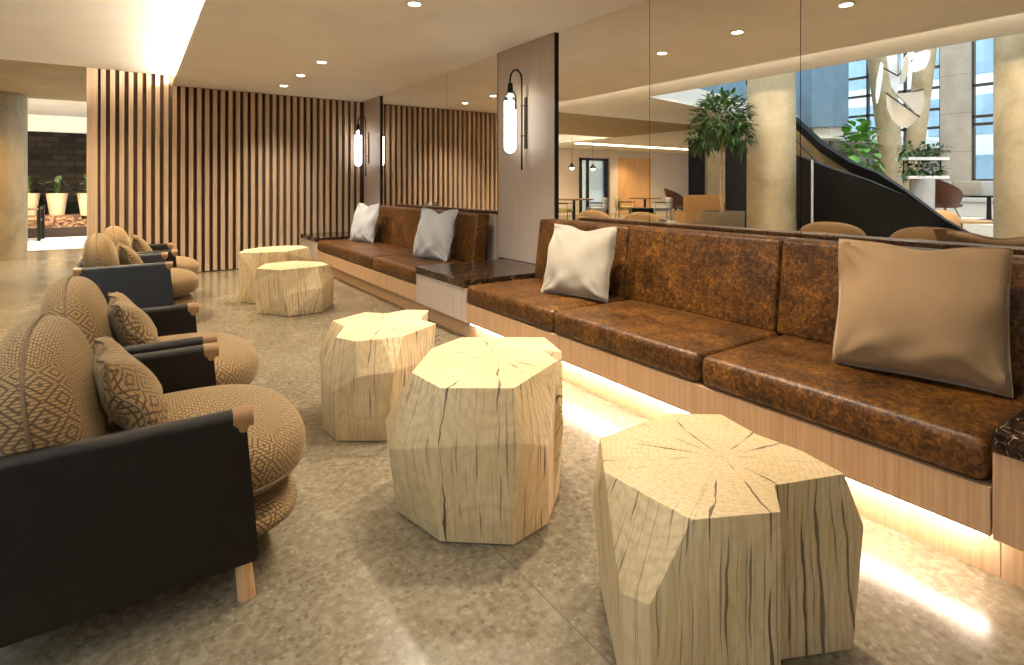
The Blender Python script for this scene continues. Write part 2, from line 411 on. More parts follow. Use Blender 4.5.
# ---- setting
def struct(name, bm, mat, smooth=None, parent=None): return finish(name, bm, mat, parent, smooth, None if parent else 'structure')
fl = struct('floor', B((-22, -3.2, -.12), (3.6, 20.5, 0)), 'floor_terrazzo')
cbm = B((.43, -3, ZC), (3.3, 8.75, ZC + .022)); box(cbm, (.60, -3, ZC + .022), (.64, 8.75, ZU))
struct('ceiling', cbm, 'ceiling_plaster')
ub = bmesh.new()
prism(ub, [(-.95, -3), (.62, -3), (.62, 8.75), (-.44, 8.75), (-.44, 8.62), (-6, 8.62), (-6, 7.2), (-.95, 6.3)], ZU, 2.98)
struct('ceiling_upper', ub, 'ceiling_plaster')
struct('ceiling_passage', B((-6, 8.62, ZU - .004), (-.44, 12.2, 2.98)), 'shaded_plaster')  # split off ceiling_upper so its shade can sit in the colour
struct('ceiling_lobby', P([(-22, 8.9), (-12.6, 8.9), (-6, 7.2), (-6, 20), (-22, 20)], ZU, 3.0), 'white_paint')
struct('ceiling_far', B((-6, 12.2, 2.9), (3.4, 20, 3.1)), 'white_paint')
lf = finish('cove_light', B((-5.8, 12.30, ZU + .05), (3.2, 12.33, ZU + .11)), 'led_cove')
tag(lf, 'warm cove light line above the planters beyond the slatted wall', 'cove light')
struct('ceiling_lip', B((-6, 12.2, ZU), (3.4, 12.42, ZU + .03)), 'ceiling_plaster')
led = finish('cove_light', B((.575, -2.9, ZC + .035), (.597, 8.55, ZC + .09)), 'led_cove')
tag(led, 'warm cove light line along the edge of the lowered ceiling', 'cove light')

wb = B((3.06, -3, 0), (3.3, 8.75, ZC)); struct('wall_right', wb, 'dark_gap')
struct('trim_1', B((3.0, -.9, .40), (3.058, 3.77, .886)), 'veneer_pale')
struct('trim_2', B((3.0, 4.69, .40), (3.058, 7.89, .886)), 'veneer_pale')
struct('wall_back', B((-.45, YS + .06, 0), (3.3, YS + .2, ZU)), 'slat_backing')
# slats in front of the backing
sb = bmesh.new(); x = -.437; i = 0
pitch = .0955
while x < 2.98:
    zt = ZU if x + .05 < .40 else ZC
    box(sb, (x, YS, .012), (x + (.075 if i == 0 else .051), YS + .06, zt - .003), .003, 1); x += pitch if i else .105; i += 1
struct('slat_cladding', sb, 'slat_oak', parent=bpy.data.objects['wall_back'])
struct('wall_end', B((-.47, YS, 0), (-.437, YS + .2, ZU)), 'slat_oak')
struct('wall_front', B((-13, -3.2, 0), (3.3, -3, ZU)), 'pale_panel')
# veneer pilasters with dark edges
for k, (y0, y1) in enumerate(((3.78, 4.68), (7.90, 8.60))):
    p = struct('trim_%d' % (3 + k), B((3.024, y0, .466), (3.059, y1, ZC - .004)), 'veneer_pale')
    e = B((3.022, y0 - .010, .886), (3.058, y0 - .001, ZC - .002)); box(e, (3.022, y1 + .001, .886), (3.058, y1 + .010, ZC - .002)); box(e, (3.026, y0, ZC - .004), (3.058, y1, ZC - .0005))
    struct('edge_strip', e, 'dark_gap', parent=p)
# mirror panels
mp = [(.55, 1.635), (1.639, 2.720), (2.724, 3.766), (4.694, 5.813), (5.817, 6.866), (6.870, 7.886)]
lab = ['large wall mirror panel above the right banquette, behind the tan pillow', 'wall mirror panel reflecting the potted tree and concrete column', 'narrow wall mirror panel beside the nearer wood pilaster, behind the cream pillow',
       'mirror panel reflecting slats, touching the left edge of the nearer pilaster', 'middle mirror panel of the three between the two wood pilasters', 'mirror panel reflecting slats, beside the far wood pilaster']
for (y0, y1), lb in zip(mp, lab):
    o = finish('mirror_panel', B((XM, y0, .886), (XM + .012, y1, ZC - .003)), 'mirror_glass')
    tag(o, lb, 'mirror', 'mirror panels on the bench wall')

# downlights in the lowered ceiling
def downlight(x, y, z, label, energy, group, size=1.9):
    e = empty('downlight', (x, y, z), label, 'ceiling light', group)
    bm = bmesh.new(); n = 24; rings = []
    for r, zz in ((.062, z - .001), (.060, z - .006), (.046, z - .005), (.040, z + .012)):
        rings.append([bm.verts.new((x + r * math.cos(2 * PI * k / n), y + r * math.sin(2 * PI * k / n), zz)) for k in range(n)])
    for q, w in zip(rings, rings[1:]):
        for k in range(n): bm.faces.new((q[k], q[(k + 1) % n], w[(k + 1) % n], w[k]))
    finish('trim_ring', bm, 'white_paint', e, 40)
    finish('lamp_lens', L([(.001, -.004), (.040, -.004), (.040, .0)], (x, y, z - .0005), 20), 'downlight_glow', e)
    l = bpy.data.lights.new('downlight_beam', 'SPOT'); l.energy = energy; l.color = (1, .88, .72); l.spot_size = size; l.spot_blend = .9; l.shadow_soft_size = .045
    lo = bpy.data.objects.new('downlight_beam', l); COL.objects.link(lo); lo.location = (0, 0, -.02); lo.parent = e
DLE = 78
downlight(1.70, 3.76, ZC, 'recessed ceiling downlight nearest the camera, at the top edge of the photo', DLE, 'recessed downlights in the lowered ceiling')
downlight(1.68, 6.10, ZC, 'recessed downlight nearest the camera in the row of three near the slatted wall', DLE, 'recessed downlights in the lowered ceiling')
downlight(1.67, 6.97, ZC, 'middle downlight of the row of three near the slatted wall', DLE, 'recessed downlights in the lowered ceiling')
downlight(1.66, 7.83, ZC, 'recessed downlight closest to the slatted wall', DLE, 'recessed downlights in the lowered ceiling')
for y, w, k in ((2.88, 'second', 1.35), (1.99, 'third', 1.15), (1.05, 'fourth', .5)):
    downlight(1.76, y, ZC, 'recessed ceiling downlight above the right banquette, %s in its row from the wood pilaster' % w, DLE * k, 'recessed downlights in the lowered ceiling')

# ---- banquette
def seat_block(y0, y1):
    bm = B((XF - .006, y0 + .003, .297), (2.74, y1 - .003, .432), .034, 5)
    bmesh.ops.subdivide_edges(bm, edges=[e for e in bm.edges if e.calc_length() > .3], cuts=5, use_grid_fill=True)
    yc = (y0 + y1) / 2; w = (y1 - y0) / 2
    for v in bm.verts:
        if v.co.z > .40:
            u = (v.co.y - yc) / w; f = (v.co.x - 2.4) / .34
            v.co.z += .010 * max(0, 1 - u ** 4) * max(0, 1 - f * f)
    return bm
def back_block(y0, y1):
    bm = B((0, y0 + .003, 0), (.15, y1 - .003, .485), .026, 4)
    for v in bm.verts:
        v.co = Vector((2.70 + v.co.x + v.co.z * .13, v.co.y, .420 + v.co.z))
    return bm
def banquette(y0, y1, seats, backs, led_on, label):
    e = empty('banquette', (2.55, (y0 + y1) / 2, 0), label, 'bench', 'leather banquettes along the mirror wall')
    finish('plinth', B((2.152, y0, .0005), (2.99, y1, .152)), 'fascia_oak', e)
    finish('base_panel', B((XF, y0 + .002, .152), (2.99, y1 - .002, .295), .002, 1), 'fascia_oak', e)
    if led_on: finish('light_strip', B((2.098, y0 + .02, .132), (2.112, y1 - .02, .140)), 'led_warm', e)
    for a, b in zip(seats, seats[1:]): finish('seat_cushion', seat_block(a, b), 'cognac_leather', e, 50)
    for a, b in zip(backs, backs[1:]): finish('back_cushion', back_block(a, b), 'cognac_leather', e, 50)
    return e
banquette(.553, 3.648, (.556, 1.563, 2.604, 3.645), (.556, 1.59, 2.66, 3.66), True, 'cognac leather banquette with three seats under the large mirror, lit from below')
banquette(4.532, 7.74, (4.535, 5.636, 7.735), (4.64, 5.70, 7.70), False, 'cognac leather banquette between the two wood pilasters, by the slatted wall')
def ledge(y0, y1, mat, label, yb1=None):
    e = empty('side_ledge', (2.55, (y0 + y1) / 2, 0), label, 'table', 'marble topped ledges in the banquette run')
    finish('cabinet', B((XF - .003, y0 + .002, .150), (2.99, y1 - .002, .404), .002, 1), mat, e)
    finish('plinth', B((2.152, y0, .0005), (2.99, y1, .150)), 'fascia_oak', e)
    finish('marble_top', B((XF - .008, y0 + .001, .405), (2.998, y1 - .001, .465), .003, 2), 'brown_marble', e)
ledge(3.650, 4.530, 'veneer_pale', 'brown marble topped ledge between the two leather banquettes')
ledge(7.742, 8.60, 'veneer_pale', 'small dark marble topped ledge in the corner by the slatted wall')
ledge(-.9, .551, 'fascia_oak', 'marble topped oak ledge at the near end of the right banquette')

# ---- throw pillows
def pillow(y, x, z, w, h, t, yaw, lean, mat, label, seed, dent=.05, roll=0):
    bm, seam = pillow_bm(w, h, t, seed, dent)
    o = finish('throw_pillow', bm, mat, None, 60)
    p = finish('piping', closed_tube(seam, .0024), mat, o, 60)
    o.location = (x, y, z); o.rotation_euler = Euler((roll, lean, yaw), 'XYZ')
    return tag(o, label, 'pillow', 'throw pillows on the banquettes')
pillow(.89, 2.47, .440, .56, .525, .20, .24, .25, 'velvet_tan', 'large tan velvet pillow at the near end of the right banquette', 3, .03)
pillow(2.82, 2.41, .440, .52, .49, .17, .26, .30, 'velvet_cream', 'cream velvet pillow at the end of the right banquette by the marble ledge', 5, .07)
pillow(5.08, 2.46, .440, .54, .52, .17, .24, .26, 'velvet_grey', 'pale grey pillow on the left banquette, nearer the marble ledge', 8, .09)
pillow(7.14, 2.47, .440, .54, .52, .17, .20, .24, 'velvet_grey', 'pale grey pillow on the left banquette by the slatted wall corner', 11, .08)

# ---- wall sconces
def sconce(y, label):
    x = 3.024; e = empty('wall_sconce', (x, y, 1.77), label, 'wall lamp', 'glass tube wall sconces')
    finish('wall_plate', B((x - .014, y - .052, 1.52), (x - .0005, y - .012, 2.0), .003, 1), 'bronze_metal', e)
    ar = [(x - .05, y - .03, z) for z in (1.30, 1.6, 1.9, 2.14)]
    for k in range(1, 12):
        t = PI * k / 11; ar.append((x - .105 + .055 * math.cos(t), y - .03 + .03 * k / 11, 2.14 + .085 * math.sin(t)))
    ar.append((x - .16, y, 2.08))
    finish('stem', T(ar, .0085, 8), 'black_metal', e, 60)
    for z in (1.62, 1.90):
        cl = bmesh.new(); tube(cl, [(x - .055, y - .03, z), (x - .008, y - .03, z)], .006, 8); tube(cl, [(x - .05, y - .045, z), (x - .05, y - .015, z)], .009, 8)
        finish('clamp', cl, 'bronze_metal', e, 60)
    c = (x - .16, y, 0)
    finish('socket', L([(.008, 2.105), (.020, 2.10), (.026, 2.06), (.028, 2.005), (.020, 2.0)], c, 20), 'black_metal', e, 40)
    hp = [(c[0] + .004, y - .080, 1.86), (c[0] + .004, y - .080, 1.93)] + [(c[0] + .004, y - .080 * math.cos(PI * k / 10), 1.93 + .10 * math.sin(PI * k / 10)) for k in range(1, 10)] + [(c[0] + .004, y + .080, 1.93), (c[0] + .004, y + .080, 1.86)]
    hb = T(hp, .008, 8)
    for s in (-1, 1): lathe(hb, [(.001, -.010), (.009, -.005), (.009, .005), (.001, .010)], (c[0] + .004, y + s * .080, 1.855), 10)
    finish('yoke', hb, 'black_metal', e, 60)
    pr = [(.001, 1.455)] + [(.056 * math.sin(PI / 2 * k / 8), 1.511 - .056 * math.cos(PI / 2 * k / 8)) for k in range(1, 9)] + [(.056, 1.93), (.054, 1.934), (.001, 1.936)]
    finish('glass_shade', L(pr, c, 28), 'shade_glow', e, 50)
    cp = [(.0555, 1.935)] + [(.055 * math.cos(PI / 2 * k / 7), 1.935 + .062 * math.sin(PI / 2 * k / 7)) for k in range(1, 6)] + [(.024, 1.997)]
    finish('clear_dome', L(cp, c, 24), 'clear_glass', e, 60)
    finish('bulb', L([(.001, 1.945), (.010, 1.95), (.013, 1.97), (.010, 1.99), (.009, 2.0)], c, 16), 'bulb_glow', e, 60)
    for ch in e.children:
        if not ch.name.startswith('wall_plate'): ch.location.z += .02
    return e
sconce(4.23, 'glass tube wall sconce with black hook arm on the nearer wood pilaster')
sconce(8.40, 'glass tube wall sconce with black hook arm on the far corner pilaster')

# ---- carved stools: columns of (top, shoulder, foot) round the pith
STOOLS = {
    'near': ((1.329, 0.931), [
        ((-0.197, 0.270, 0.440), (-0.211, 0.289, 0.270), (-0.197, 0.270, 0.000)),
        ((-0.323, 0.122, 0.440), (-0.410, -0.021, 0.249), (-0.398, -0.020, 0.000)),
        ((-0.307, -0.138, 0.440), (-0.407, -0.107, 0.274), (-0.395, -0.104, 0.000)),
        ((-0.114, -0.233, 0.440), (-0.114, -0.233, 0.270), (-0.114, -0.233, 0.000)),
        ((-0.019, -0.162, 0.440), (-0.019, -0.162, 0.270), (-0.019, -0.162, 0.000)),
        ((0.181, -0.233, 0.440), (0.222, -0.262, 0.305), (0.180, -0.255, 0.000)),
        ((0.215, -0.102, 0.440), (0.230, -0.109, 0.270), (0.215, -0.102, 0.000)),
        ((0.206, 0.025, 0.440), (0.220, 0.027, 0.270), (0.206, 0.025, 0.000)),
        ((0.245, 0.174, 0.440), (0.262, 0.186, 0.270), (0.245, 0.174, 0.000)),
        ((0.113, 0.274, 0.440), (0.121, 0.293, 0.270), (0.113, 0.274, 0.000))]),
    'middle': ((1.177, 1.824), [
        ((-0.352, 0.026, 0.510), (-0.445, 0.013, 0.265), (-0.391, 0.064, 0.000)),
        ((-0.336, -0.170, 0.510), (-0.398, -0.176, 0.330), (-0.339, -0.175, 0.000)),
        ((-0.134, -0.308, 0.510), (-0.153, -0.356, 0.349), (-0.147, -0.327, 0.000)),
        ((0.166, -0.163, 0.510), (-0.005, -0.324, 0.289), (0.016, -0.299, 0.000)),
        ((0.205, -0.020, 0.510), (0.196, -0.118, 0.400), (0.100, -0.225, 0.000)),
        ((0.252, -0.087, 0.510), (0.167, -0.199, 0.256), (0.174, -0.163, 0.000)),
        ((0.326, 0.125, 0.510), (0.330, 0.118, 0.280), (0.286, 0.097, 0.000)),
        ((0.023, 0.332, 0.510), (-0.003, 0.345, 0.280), (-0.017, 0.304, 0.000)),
        ((-0.159, 0.255, 0.510), (-0.377, 0.209, 0.281), (-0.199, 0.227, 0.000))]),
    'rear': ((1.079, 2.761), [
        ((-0.206, 0.205, 0.465), (-0.263, 0.242, 0.300), (-0.258, 0.229, 0.000)),
        ((-0.190, 0.055, 0.465), (-0.244, 0.119, 0.362), (-0.242, 0.079, 0.000)),
        ((-0.289, -0.132, 0.465), (-0.335, -0.025, 0.281), (-0.321, -0.031, 0.000)),
        ((-0.234, -0.245, 0.465), (-0.318, -0.182, 0.226), (-0.307, -0.193, 0.000)),
        ((-0.118, -0.274, 0.465), (-0.240, -0.283, 0.312), (-0.208, -0.260, 0.000)),
        ((-0.017, -0.290, 0.465), (-0.097, -0.368, 0.332), (-0.117, -0.322, 0.000)),
        ((0.217, -0.163, 0.465), (0.202, -0.162, 0.300), (0.165, -0.139, 0.000)),
        ((0.190, -0.030, 0.465), (0.160, -0.017, 0.300), (0.146, -0.010, 0.000)),
        ((0.324, 0.144, 0.465), (0.320, 0.175, 0.300), (0.272, 0.168, 0.000)),
        ((0.221, 0.230, 0.465), (0.206, 0.270, 0.300), (0.169, 0.254, 0.000)),
        ((0.094, 0.204, 0.465), (0.067, 0.241, 0.300), (0.042, 0.228, 0.000)),
        ((0.004, 0.301, 0.465), (-0.032, 0.348, 0.300), (-0.048, 0.325, 0.000))]),
    'blue': ((1.267, 5.482), [
        ((-0.344, -0.038, 0.430), (-0.349, 0.049, 0.314), (-0.324, 0.060, 0.000)),
        ((-0.189, -0.251, 0.430), (-0.157, -0.254, 0.200), (-0.106, -0.239, 0.000)),
        ((0.146, -0.215, 0.430), (0.164, -0.298, 0.246), (0.188, -0.217, 0.000)),
        ((0.264, -0.153, 0.430), (0.332, -0.097, 0.308), (0.374, 0.067, 0.000)),
        ((0.267, 0.078, 0.430), (0.345, 0.124, 0.220), (0.334, 0.143, 0.000)),
        ((0.075, 0.315, 0.430), (0.111, 0.375, 0.220), (0.117, 0.363, 0.000)),
        ((-0.218, 0.266, 0.430), (-0.199, 0.323, 0.220), (-0.167, 0.315, 0.000))]),
    'tall': ((1.228, 6.275), [
        ((-0.350, -0.144, 0.510), (-0.348, -0.094, 0.278), (-0.338, -0.109, 0.000)),
        ((-0.205, -0.263, 0.510), (-0.240, -0.284, 0.295), (-0.204, -0.286, 0.000)),
        ((0.044, -0.312, 0.510), (0.050, -0.331, 0.320), (0.047, -0.298, 0.000)),
        ((0.342, -0.065, 0.510), (0.387, -0.094, 0.353), (0.336, -0.059, 0.000)),
        ((0.327, 0.174, 0.510), (0.353, 0.189, 0.320), (0.322, 0.173, 0.000)),
        ((0.166, 0.259, 0.510), (0.181, 0.280, 0.320), (0.166, 0.255, 0.000)),
        ((-0.071, 0.252, 0.510), (-0.073, 0.273, 0.320), (-0.064, 0.249, 0.000)),
        ((-0.252, 0.103, 0.510), (-0.266, 0.113, 0.320), (-0.240, 0.104, 0.000))]),
}
def stool(key, label):
    (cx, cy), cols = STOOLS[key]; bm = bmesh.new(); n = len(cols)
    rings = [[bm.verts.new((p[k][0], p[k][1], p[k][2] + (.004 if k == 2 else 0))) for p in cols] for k in range(3)]
    for q, w in zip(rings, rings[1:]):
        for k in range(n):
            a, b, c, d = q[k], q[(k + 1) % n], w[(k + 1) % n], w[k]
            if (a.co - c.co).length < (b.co - d.co).length: bm.faces.new((a, b, c)); bm.faces.new((a, c, d))
            else: bm.faces.new((a, b, d)); bm.faces.new((b, c, d))
    for ring in (rings[0], rings[2][::-1]):
        es = bmesh.ops.triangulate(bm, faces=[bm.faces.new(ring)])
    bmesh.ops.recalc_face_normals(bm, faces=bm.faces)
    bmesh.ops.dissolve_limit(bm, angle_limit=.06, verts=bm.verts, edges=bm.edges)
    bmesh.ops.bevel(bm, geom=[e for e in bm.edges if e.calc_face_angle(0) > .15], offset=.005, segments=2, profile=.6, affect='EDGES')
    o = finish('carved_stool', bm, 'carved_oak', None, 18)
    o.location = (cx, cy, 0)
    return tag(o, label, 'stool', 'carved wooden stump stools')
stool('near', 'carved wood stump stool nearest the camera, notched, with cracks radiating over its top')
stool('middle', 'faceted wood stump stool in the middle of the photo with flat pale top')
stool('rear', 'notched wood stump stool just behind the middle one')
stool('blue', 'low pale wood stump stool at the far end, in front of its taller twin')
stool('tall', 'taller wood stump stool half hidden at the far end by the slatted wall')

# ---- armchairs
ARM = .545
def armchair(yc, dx, label, canvas):
    e = empty('armchair', (0, yc, 0), label, 'armchair', 'woven armchairs facing the banquette')
    hw = .41
    for s in (-1, 1):
        y = yc + s * (hw - .022)
        prof = [(-.352, ARM), (.262, ARM), (.298, .125), (.290, .110), (-.352, .115)]
        pb = bmesh.new(); va = [pb.verts.new((x, y + s * .026, z)) for x, z in prof]; vb = [pb.verts.new((x, y - s * .026, z)) for x, z in prof]
        for k in range(5): pb.faces.new((va[k], va[(k + 1) % 5], vb[(k + 1) % 5], vb[k]))
        pb.faces.new(va); pb.faces.new(vb[::-1])
        top_e = [e_ for e_ in pb.edges if all(v.co.z > ARM - .01 for v in e_.verts) and abs(e_.verts[0].co.y - e_.verts[1].co.y) < .001]
        bmesh.ops.bevel(pb, geom=top_e, offset=.0245, segments=6, profile=.5, affect='EDGES')
        bmesh.ops.bevel(pb, geom=[e_ for e_ in pb.edges if e_.calc_length() > .1 and max(v.co.z for v in e_.verts) < ARM - .03], offset=.006, segments=2, profile=.5, affect='EDGES')
        panel = finish('side_panel', pb, canvas, e, 40)
        for x0, x1 in ((.232, .284), (-.366, -.316)):
            cb = T([(x0, y, ARM - .0255), (x1, y, ARM - .0255)], .0285, 18)
            xm = (x0 + x1) / 2; box(cb, (x0 + .004, y - .0287, ARM - .046), (x1 - .004, y + .0287, ARM - .026), .004, 1)
            tube(cb, [(xm, y - .0292, ARM - .048), (xm, y + .0292, ARM - .048)], .013, 14)
            finish('end_cap', cb, 'copper_leather', panel, 40)
        for x in (.262, -.325):
            finish('leg', T([(x - (.036 if x > 0 else 0), y, ARM - .06), (x - (.010 if x > 0 else 0), y, .20), (x + .008, y, .001)], [.018, .020, .024], 16), 'leg_oak', e, 50)
    finish('back_panel', B((-.365, yc - hw + .03, .14), (-.350, yc + hw - .03, ARM - .01), .004, 1), canvas, e)
    finish('back_rail', T([(-.352, yc - hw + .03, ARM - .03), (-.352, yc + hw - .03, ARM - .03)], .020, 12), canvas, e, 50)
    sw = hw * 2 - .085
    bm = bmesh.new(); cushion(bm, (.085, yc, .155), (.76, sw - .01, .135), 3.8, 2.4, 14)
    finish('base_cushion', bm, 'woven_fabric', e, 80)
    def seat_shape(v):
        v.z += .012 * math.cos(v.x * 4) * math.cos(v.y * 3.5) if v.z > 0 else 0
        if v.x > 0: v.x *= 1 - .13 * (abs(v.y) / (sw / 2)) ** 2.2
        return v
    bm = bmesh.new(); cushion(bm, (.125, yc, .315), (.76, sw + .005, .225), 3.4, 2.8, 18, seat_shape)
    sc = finish('seat_cushion', bm, 'woven_fabric', e, 80)
    # welt of the seat
    n = 60; pts = []
    for k in range(n):
        t = 2 * PI * k / n; c_, s_2 = math.cos(t), math.sin(t); r = (abs(c_) ** 3.4 + abs(s_2) ** 3.4) ** (-1 / 3.4)
        v = Vector((c_ * r * .376, s_2 * r * (sw + .006) / 2, -.035)); v.x *= .985; v.y *= .985; v = seat_shape(v); pts.append(v + Vector((.125, yc, .312)))
    wl = bmesh.new(); N = len(pts); rings = []
    for i in range(N):
        d = (pts[(i + 1) % N] - pts[i - 1]).normalized(); a = d.cross(Vector((0, 0, 1))).normalized(); b = Vector((0, 0, 1))
        rings.append([wl.verts.new(pts[i] + (a * math.cos(q) + b * math.sin(q)) * .006) for q in (0, 1.57, 3.14, 4.71)])
    for i in range(N):
        for k in range(4): wl.faces.new((rings[i][k], rings[i][(k + 1) % 4], rings[(i + 1) % N][(k + 1) % 4], rings[(i + 1) % N][k]))
    finish('piping', wl, 'woven_piping', sc, 80)
    def back_shape(v):
        v.x *= 1.0 - .16 * (v.z / .24); v.x -= v.z * .14; return v
    bm = bmesh.new(); cushion(bm, (-.205, yc, .543), (.245, sw, .466), 2.8, 2.7, 18, back_shape)
    bc = finish('back_cushion', bm, 'woven_fabric', e, 80)
    pts = []
    for k in range(n):
        t = 2 * PI * k / n; c_, s_2 = math.cos(t), math.sin(t); r = (abs(c_) ** 2.6 + abs(s_2) ** 2.6) ** (-1 / 2.6)
        pts.append(back_shape(Vector((0, c_ * r * (sw + .002) / 2, s_2 * r * .234))) + Vector((-.205, yc, .543)))
    finish('piping', closed_tube(pts, .0055, 6), 'woven_piping', bc, 80)
    e.location.x = dx
    return e
def lumbar(yc, dx, label, seed):
    bm, seam = pillow_bm(.40, .29, .125, seed, .02, 26)
    o = finish('lumbar_pillow', bm, 'woven_fabric', None, 60)
    finish('piping', closed_tube(seam, .004), 'woven_piping', o, 60)
    o.location = (dx + .055, yc - .03, .425); o.rotation_euler = Euler((0, -.50, .06), 'XYZ')
    return tag(o, label, 'pillow', 'small woven pillows on the armchairs')
CH = ((2.135, 0, 'woven armchair nearest the camera, its black side panel filling the corner', 'black_canvas', 'nearest armchair'),
      (3.055, .01, 'second woven armchair from the camera, close beside the nearest one', 'black_canvas', 'second armchair from the camera'),
      (5.80, -.01, 'woven armchair with dark navy side panel in full view, third from the camera', 'navy_canvas', 'third armchair, with the navy side panel'),
      (6.78, .08, 'farthest woven armchair, closest to the slatted wall', 'black_canvas', 'farthest armchair, closest to the slats'))
for k, (yc, dx, lb, cv, nm) in enumerate(CH):
    armchair(yc, dx, lb, cv)
    lumbar(yc, dx, 'small woven lumbar pillow on the %s' % nm, 20 + k)

# ------------------------------------------------------------------ far end seen past the slatted wall
struct('floor_far', B((-6, 13.2, .0005), (1, 16.24, .004)), 'white_paint')
struct('wall_far', B((-6, 17.8, .0), (3.4, 18, 2.55)), 'dark_brick')
struct('wall_far_bulkhead', B((-6, 17.7, 2.5), (3.4, 18, 2.92)), 'white_paint')
bed = empty('planting_bed', (-2.2, 17.0, 0), 'raised planting bed of bark mulch along the dark tiled wall', 'planter')
finish('curb', B((-5, 16.25, .001), (.5, 16.40, .22)), 'soil', bed)
bm = bmesh.new(); va = [[bm.verts.new((x, y, z)) for y, z in ((16.40, .001), (16.40, .21), (16.62, .46), (17.0, .47), (17.69, .47), (17.69, .001))] for x in (-5, .5)]
for k in range(6): bm.faces.new((va[0][k], va[0][(k + 1) % 6], va[1][(k + 1) % 6], va[1][k]))
bm.faces.new(va[0]); bm.faces.new(va[1][::-1]); finish('mulch', bm, 'bark_mulch', bed)
def planter(px, d, label, seed):
    u = (px - 512) / 556; x = (S_ + C_ * u) * d; y = (C_ - S_ * u) * d
    e = empty('potted_plant', (x, y, .47), label, 'plant', 'cream planters along the dark wall')
    pb = L([(.14, 0), (.205, .50), (.21, .52), (.19, .52), (.185, .46), (.001, .46)], (x, y, .472), 28); finish('pot', pb, 'planter_cream', e, 40)
    rr = random.Random(seed); lb = bmesh.new()
    for k in range(22):
        a = rr.uniform(0, 2 * PI); el = rr.uniform(.2, 1.3); dv = Vector((math.cos(a) * math.cos(el), math.sin(a) * math.cos(el), math.sin(el)))
        leaf(lb, Vector((x, y, .95 + rr.uniform(0, .35))), dv, Vector((0, 0, 1)), rr.uniform(.26, .36), rr.uniform(.12, .16), .35)
    finish('foliage', lb, 'leaf_dark', e, 80)
    finish('stem', T([(x, y, .93), (x + .01, y, 1.35)], .014, 8), 'trunk_bark', e, 60)
planter(29, 13.2, 'cream planter with broad leaves, partly hidden behind the concrete column', 1)
planter(57, 13.2, 'cream planter with broad leaves, the middle one along the dark wall', 2)
planter(88, 13.2, 'cream planter with broad leaves, cut off by the slatted wall end', 3)
# dark framed lounge seat by the column
def frame_seat(x, y, label):
    e = empty('frame_chair', (x, y, 0), label, 'chair')
    for sx in (-.34, .34):
        for sy in (-.3, .3): finish('leg', B((x + sx - .03, y + sy - .03, .001), (x + sx + .03, y + sy + .03, .74), .004, 1), 'black_metal', e)
    for sy in (-.3, .3): finish('armrest', B((x - .34, y + sy - .035, .66), (x + .34, y + sy + .035, .70), .006, 1), 'table_walnut', e)
    finish('seat', B((x - .33, y - .28, .40), (x + .33, y + .28, .46), .01, 2), 'table_walnut', e)
    finish('backrest', B((x - .36, y - .28, .45), (x - .33, y + .28, .74), .006, 1), 'black_metal', e)
frame_seat(-1.98, 16.0 - .35, 'dark framed chair with wooden arms beside the far concrete column')
def column(x, y, r0, r1, h, lx, ly, label, mat='concrete'):
    bm = bmesh.new(); n = 40; rings = []
    for k in range(13):
        t = k / 12; r = r0 + (r1 - r0) * t
        rings.append([bm.verts.new((x + lx * t + r * math.cos(2 * PI * q / n), y + ly * t + r * math.sin(2 * PI * q / n), .001 + h * t)) for q in range(n)])
    for q, w in zip(rings, rings[1:]):
        for k in range(n): bm.faces.new((q[k], q[(k + 1) % n], w[(k + 1) % n], w[k]))
    bm.faces.new(rings[0][::-1]); bm.faces.new(rings[-1])
    o = finish('concrete_column', bm, mat, None, 50); o['kind'] = 'thing'
    return tag(o, label, 'column', 'concrete columns of the lobby')
column(-1.86, 11.95, .44, .44, ZU - .01, 0, 0, 'round golden concrete column left of the slatted wall', 'concrete_gold')

# ------------------------------------------------------------------ the lobby opposite, seen in the mirrors
def at(px, py, d): return Vector((*lob(px, d), hz(py, d)))
column(*lob(771, 9.4), .385, .36, 6.3, .0, .0, 'pale concrete column reflected beside the black staircase')
column(*lob(1052, 7.0), .56, .56, 6.3, 0, 0, 'broad concrete column reflected at the right edge of the mirror')
(x0, y0), (x1, y1) = lob(899, 12.6), lob(871, 12.6); column(x0, y0, .17, .33, 6.3, x1 - x0, y1 - y0, 'leaning concrete column reflected beside the leafy fig plant')
(x0, y0), (x1, y1) = lob(906, 13.8), lob(933, 13.8); column(x0, y0, .17, .25, 6.3, x1 - x0, y1 - y0, 'leaning concrete column reflected behind the hanging white mobile')
column(*lob(708, 17.6), .22, .22, ZU - .01, 0, 0, 'slim concrete column reflected beside the black curtain')
column(*lob(721, 14.6), .34, .34, ZU - .01, 0, 0, 'concrete column reflected behind the potted tree')

# staircase: two curved parapets, treads, rails
st = empty('staircase', (*lob(840, 8.4), 0), 'black curved staircase sweeping down, reflected in the large mirror', 'staircase')
near = [(980, 241, 7.6), (945, 221, 7.7), (907, 196, 7.85), (869, 180, 8.2), (832, 168, 8.8), (800, 156, 9.7), (772, 148, 10.6), (748, 142, 11.2), (727, 140, 11.8)]
nt = [at(*p) for p in near]; nb = [Vector((p.x, p.y, .002)) for p in nt]
bm = bmesh.new(); sheet(bm, nt, nb, .09); finish('outer_parapet', bm, 'dark_stair', st, 40)
far = [(980, 240, 7.75), (945, 220, 8.1), (906, 191, 8.5), (880, 174, 8.9), (853, 163, 9.4), (823, 144, 10.2), (797, 120, 11.2), (772, 96, 12.0), (748, 78, 12.6)]
ft = [at(*p) for p in far]; fb = [Vector((p.x, p.y, max(.002, p.z - 1.25))) for p in ft]
bm = bmesh.new(); sheet(bm, ft, fb, .08); finish('inner_parapet', bm, 'bronze_panel', st, 40)
